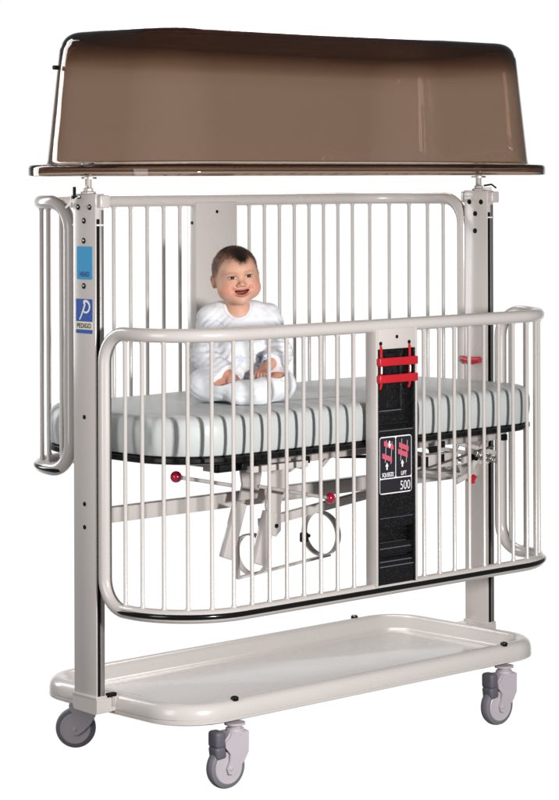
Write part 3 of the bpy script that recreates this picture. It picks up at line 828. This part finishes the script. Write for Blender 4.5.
def skin_col(p):
    q = to_head(p); ax = np.abs(q[:, 0]); c_ = np.tile(SKIN, (len(p), 1))
    fr_ = q[:, 1] < -.045
    c_ = mixc(c_, .50*np.exp(-(((ax-.041)/.017)**2+((q[:, 2]+.024)/.017)**2))*(q[:, 1] < 0), (.60, .16, .13))   # cheeks
    c_ = mixc(c_, .35*np.exp(-(q[:, 0]/.010)**2-((q[:, 2]+.012)/.009)**2)*(q[:, 1] < -.07), (.60, .20, .16))
    ear = (ax > .066) & (np.abs(q[:, 2]+.004) < .03); c_ = mixc(c_, .5*ear, (.56, .20, .14))
    mz = q[:, 2]-(MZ+MC*q[:, 0]**2)
    lip = np.exp(-(q[:, 0]/.0245)**8)*sstep(-.0165, -.0130, mz)*sstep(.0100, .0075, mz)*fr_
    c_ = mixc(c_, .7*lip, (.46, .125, .105))
    inside = ((q[:, 0]/.0222)**2+((mz+.0015)/.0060)**2 < 1.0) & (q[:, 1] < -.03) & (-ell(np.stack([ax, q[:, 1], mz], -1), (0, -.08, -.0015), (.0225, .022, .0062)) > -.0012)
    c_ = mixc(c_, .97*inside, (.07, .010, .010))
    c_ = mixc(c_, .85*(inside & (mz < -.0018) & (ax < .0165)), (.42, .12, .105))
    ex, ez = ax-EYE[0], q[:, 2]-EYE[1]+14*(ax-EYE[0])**2-.0008
    op = ((ex/.0112)**2+(ez/.0046)**2 < 1)*fr_
    c_ = mixc(c_, .95*op, (.46, .40, .38))
    c_ = mixc(c_, 1.*(((ex+.0006)**2+ez**2) < .0064**2)*op, (.008, .004, .003))
    lid = np.exp(-((ez-.0042)/.0014)**2)*(np.abs(ex) < .0125)*fr_; c_ = mixc(c_, .9*lid, (.05, .02, .015))
    low = np.exp(-((ez+.0044)/.0012)**2)*(np.abs(ex) < .0110)*fr_; c_ = mixc(c_, .5*low, (.20, .08, .06))
    br = np.exp(-((q[:, 2]-.0265+14*(ax-.026)**2)/.0028)**2)*(np.abs(ax-.027) < .017)*(q[:, 1] < -.03); c_ = mixc(c_, .35*br, (.22, .11, .075))
    hand = p[:, 2] < .15; c_ = mixc(c_, .30*hand, (.60, .21, .165))
    hm = hair_mask(q)                                                                   # fine down towards the hairline
    c_ = mixc(c_, .75*sstep(-.022, .012, hm+n3(q, 300, 31)*.004), (.14, .068, .045))
    return np.clip(c_+.012*n3(p, 160, 9)[:, None], 0, 1)
def cloth_col(p):
    c_ = np.tile(np.array((.76, .775, .81)), (len(p), 1))
    # pale printed motifs scattered over the cotton
    cell = np.floor(p/.042); loc = p/.042-cell-.5
    h = np.abs(np.sin(cell@np.array((12.99, 78.23, 37.7)))*43758.5) % 1
    h2 = np.abs(np.sin(cell@np.array((39.3, 11.1, 83.7)))*24634.6) % 1
    r_ = np.sqrt(((loc-.25*np.stack([h-.5, h2-.5, h2*h-.25], -1))**2).sum(-1))
    a_ = .22+.07*np.sin(9*np.arctan2(loc[:, 2], loc[:, 0])+6*h)
    mo = (h > .80)*(r_ < a_)*(p[:, 2] < .235)
    c_ = mixc(c_, .55*mo*(h2 > .3), (.42, .50, .60))
    c_ = mixc(c_, .6*mo*(h2 <= .3), (.22, .27, .36))
    for mx, mzz, mr in ((.058, .130, .009), (.066, .118, .006), (.052, .116, .005), (.060, .098, .004), (-.006, .128, .010)):
        rr = np.sqrt((p[:, 0]-mx)**2+(p[:, 2]-mzz)**2); c_ = mixc(c_, .7*(rr < mr*(1+.3*np.sin(5*np.arctan2(p[:, 2]-mzz, p[:, 0]-mx))))*(p[:, 1] < -.03), (.16, .20, .30) if mx > 0 else (.48, .54, .66))
    # stitched yoke seam near the left shoulder
    ye = np.abs(np.sqrt((p[:, 0]+.085)**2+((p[:, 2]-.222)*1.6)**2)-.030); c_ = mixc(c_, .55*(ye < .0025)*(p[:, 2] > .223)*(p[:, 1] < .02), (.42, .50, .68))
    nk = ell(p, (-.010, -.052, .300), (.044, .066, .052)); c_ = mixc(c_, .5*((nk > .006) & (nk < .0095)), (.50, .54, .66))
    return c_
# hair: a thin cap, thicker at the crown with a dark lock over the forehead
def hair_mask(q):
    """how far inside the hairline a point lies"""
    an = np.arctan2(q[..., 0], -q[..., 1])
    line = .070-.054*sstep(.55, 1.45, np.abs(an))-.050*sstep(1.5, 2.3, np.abs(an))
    u = q[..., 0]-.010
    lock = -.018*np.exp(-(np.abs(u)/.020)**3)*(np.abs(an) < 1.2)
    return q[..., 2]-(line+lock)
def hair_sdf(p):
    q = to_head(p)
    sk = head_sdf(p)
    hm = hair_mask(q)+n3(q*np.array((1.8, 1, .3)), 380, 23)*.005
    strand = n3(q*np.array((1.3, 1., .35)), 420, 21)*.0010+n3(q, 90, 22)*.0010
    th = .0018*np.clip(hm/.022, -1, 1.2)+.0004
    return sk-th-strand*np.clip(hm/.01, 0, 1)
def hair_col(p):
    q = to_head(p); hm = hair_mask(q)
    w = sstep(-.006, .012, hm)*np.exp(-(np.abs(q[:, 0]-.008)/.032)**3)*sstep(.03, -.02, q[:, 1])
    c_ = mixc(np.tile(np.array((.17, .085, .057)), (len(p), 1)), w, (.016, .010, .009))
    side = sstep(.026, -.006, hm)*(1-w); c_ = mixc(c_, .7*side, SKIN*.75)
    return np.clip(c_*(1+.45*n3(q*np.array((1.8, 1, .3)), 520, 24))[:, None], .004, 1)
def hair_cut(p):
    q = to_head(p); return np.maximum(hair_sdf(p), -(hair_mask(q)+.003+n3(q*np.array((1.8, 1, .3)), 480, 23)*.008))
def face_zone(v):
    q = to_head(v); return (np.abs(q[:, 0]) < .047) & (q[:, 1] < -.030) & (q[:, 2] > -.062) & (q[:, 2] < .034)
baby = field_obj('person', body_sdf, (-.185, -.235, .002), (.175, .115, .485), .0021, M['skin'], None, skin_col, face_zone)
baby.location = (BO[0], BO[1], BO[2]+ZG); baby.rotation_euler = (0, 0, BA)
baby['label'] = 'smiling baby in white sleepsuit sitting on the mattress with hands on knees'; baby['category'] = 'person'
field_obj('sleepsuit', romper_sdf, (-.20, -.25, .0), (.195, .125, .325), .0025, M['cotton'], baby, cloth_col, None)
hlo = HC-np.array((.095, .11, .06)); hhi = HC+np.array((.095, .11, .125))
hair = field_obj('hair', hair_cut, hlo, hhi, .0019, M['hair'], baby, hair_col, None)
def add_strands(o, count):
    me = o.data; nv = len(me.vertices)
    co_ = np.empty(nv*3); me.vertices.foreach_get('co', co_); co_ = co_.reshape(-1, 3)
    no_ = np.empty(nv*3); me.vertex_normals.foreach_get('vector', no_); no_ = no_.reshape(-1, 3)
    q = to_head(co_); hm = hair_mask(q)
    g_ = (to_head(co_+no_*.01)-q)*100
    ok = np.where((hm > -.004) & (g_[:, 2]+np.abs(g_[:, 0])-g_[:, 1] > -.2))[0]
    wt = np.where(np.exp(-(np.abs(q[ok, 0]-.008)/.04)**3)*(q[ok, 2] > .04) > .3, 1., .45); pick = rng.choice(ok, count, p=wt/wt.sum()); V = [tuple(v) for v in co_]; F = [tuple(p.vertices) for p in me.polygons]
    cols = np.empty(nv*4); me.color_attributes['Col'].data.foreach_get('color', cols); cols = cols.reshape(-1, 4)[:, :3].tolist()
    crown = np.array((.0, .030, .090))
    for i in pick:
        P0 = q[i]+rng.normal(size=3)*.0009; N_ = g_[i]/np.linalg.norm(g_[i])
        d_ = P0-crown; d_ = d_-N_*(d_@N_); d_ /= np.linalg.norm(d_)+1e-6
        d_ = d_+rng.normal(size=3)*.28+np.array((.25, 0, 0)); d_ -= N_*(d_@N_); d_ /= np.linalg.norm(d_)
        L = .006+.007*rng.random(); L *= .55 if hm[i] < .006 else 1
        sd = np.cross(N_, d_)*.00055
        pts_ = [P0-N_*.0006, P0+d_*L*.5+N_*(.0013+.0006*rng.random()), P0+d_*L+N_*(.0004+.0022*rng.random())]
        k = len(V); w_ = (1, .8, .15)
        for pt, ww in zip(pts_, w_):
            for sg in (-1, 1): V.append(tuple(HR @ (pt+sg*sd*ww)+HC))
        F += [(k, k+1, k+3, k+2), (k+2, k+3, k+5, k+4)]
        c0 = np.array(cols[i])*(.55+.8*rng.random()); cols += [np.clip(c0, .006, 1).tolist()]*6
    n_ = bpy.data.meshes.new('hair'); n_.from_pydata(V, [], F)
    ca = n_.color_attributes.new('Col', 'FLOAT_COLOR', 'POINT'); ca.data.foreach_set('color', np.concatenate([np.array(cols), np.ones((len(cols), 1))], 1).ravel())
    n_.materials.append(M['hair']); n_.shade_smooth(); o.data = n_
add_strands(hair, 6000)

# ------------------------------------------------------------------ camera
YAW, ROLL, FPX, SY = .8109, -.0027, 2448.2, 177.16
cam = bpy.data.cameras.new('camera'); co = bpy.data.objects.new('camera', cam); col.objects.link(co)
fw = Vector((cos(YAW), sin(YAW), 0)); rt = Vector((sin(YAW), -cos(YAW), 0)); up = Vector((0, 0, 1))
c_, s_ = cos(ROLL), sin(ROLL)
R2 = c_*rt+s_*up; U2 = -s_*rt+c_*up
mm = Matrix((R2, U2, -fw)).transposed().to_4x4(); mm.translation = Vector((-5.259, -5.45, 1.4783+ZG)); co.matrix_world = mm
cam.sensor_fit = 'HORIZONTAL'; cam.sensor_width = 36; cam.lens = 36*FPX/559
cam.shift_x = 0; cam.shift_y = -(400-SY)/559
cam.clip_start = .1; cam.clip_end = 200
scene.camera = co

# ------------------------------------------------------------------ studio: white backdrop, dim room, softboxes, added rear fill
world = bpy.data.worlds.new('World'); scene.world = world; world.use_nodes = True
nt = world.node_tree; bg = nt.nodes['Background']
tc = nt.nodes.new('ShaderNodeTexCoord')
dt = nt.nodes.new('ShaderNodeVectorMath'); dt.operation = 'DOT_PRODUCT'
dn = Vector((fw.x, fw.y, -.22)).normalized(); dt.inputs[1].default_value = dn
nt.links.new(tc.outputs['Generated'], dt.inputs[0])
rp = nt.nodes.new('ShaderNodeValToRGB'); nt.links.new(dt.outputs['Value'], rp.inputs['Fac'])
rp.color_ramp.elements[0].position = .80; rp.color_ramp.elements[0].color = (.165, .165, .165, 1)
rp.color_ramp.elements[1].position = .90; rp.color_ramp.elements[1].color = (1.02, 1.02, 1.02, 1)
nt.links.new(rp.outputs['Color'], bg.inputs['Color']); bg.inputs['Strength'].default_value = 1.0

def area(name, loc, target, sx, sy, power, colr=(1, 1, 1)):
    l = bpy.data.lights.new(name, 'AREA'); l.shape = 'RECTANGLE'; l.size = sx; l.size_y = sy; l.energy = power; l.color = colr
    o = bpy.data.objects.new(name, l); col.objects.link(o); o.location = loc
    o.rotation_euler = (Vector(target)-Vector(loc)).to_track_quat('-Z', 'Y').to_euler(); return o
T0 = Vector((0, -.4, .95))
el = radians(9); hd = Vector((-.34, -.94, 0)).normalized()
area('key_lamp', T0+3.6*(hd*cos(el)+Vector((0, 0, sin(el)))), T0, .30, .30, 158, (1, .99, .975))
area('side_softbox', (-3.2, -.5, 1.4), (-.6, 0, .9), .9, 1.8, 26, (1, .985, .97))
area('strip_softbox', (-1.45, 3.17, 2.5), (-.75, .25, 1.95), .95, 2.9, 75)
area('rear_fill_lamp', (1.9, 2.1, 3.9), (0, 0, .6), 2.0, 1.6, 75, (1, .97, .945))  # added fill for upward faces, placed behind to keep its reflection off the dome

scene.view_settings.view_transform = 'Standard'; scene.view_settings.look = 'None'
scene.view_settings.exposure = 0; scene.view_settings.gamma = 1
scene.cycles.max_bounces = 16; scene.cycles.transmission_bounces = 16; scene.cycles.transparent_max_bounces = 16
scene.cycles.caustics_refractive = True; scene.cycles.caustics_reflective = False
scene.cycles.use_denoising = True
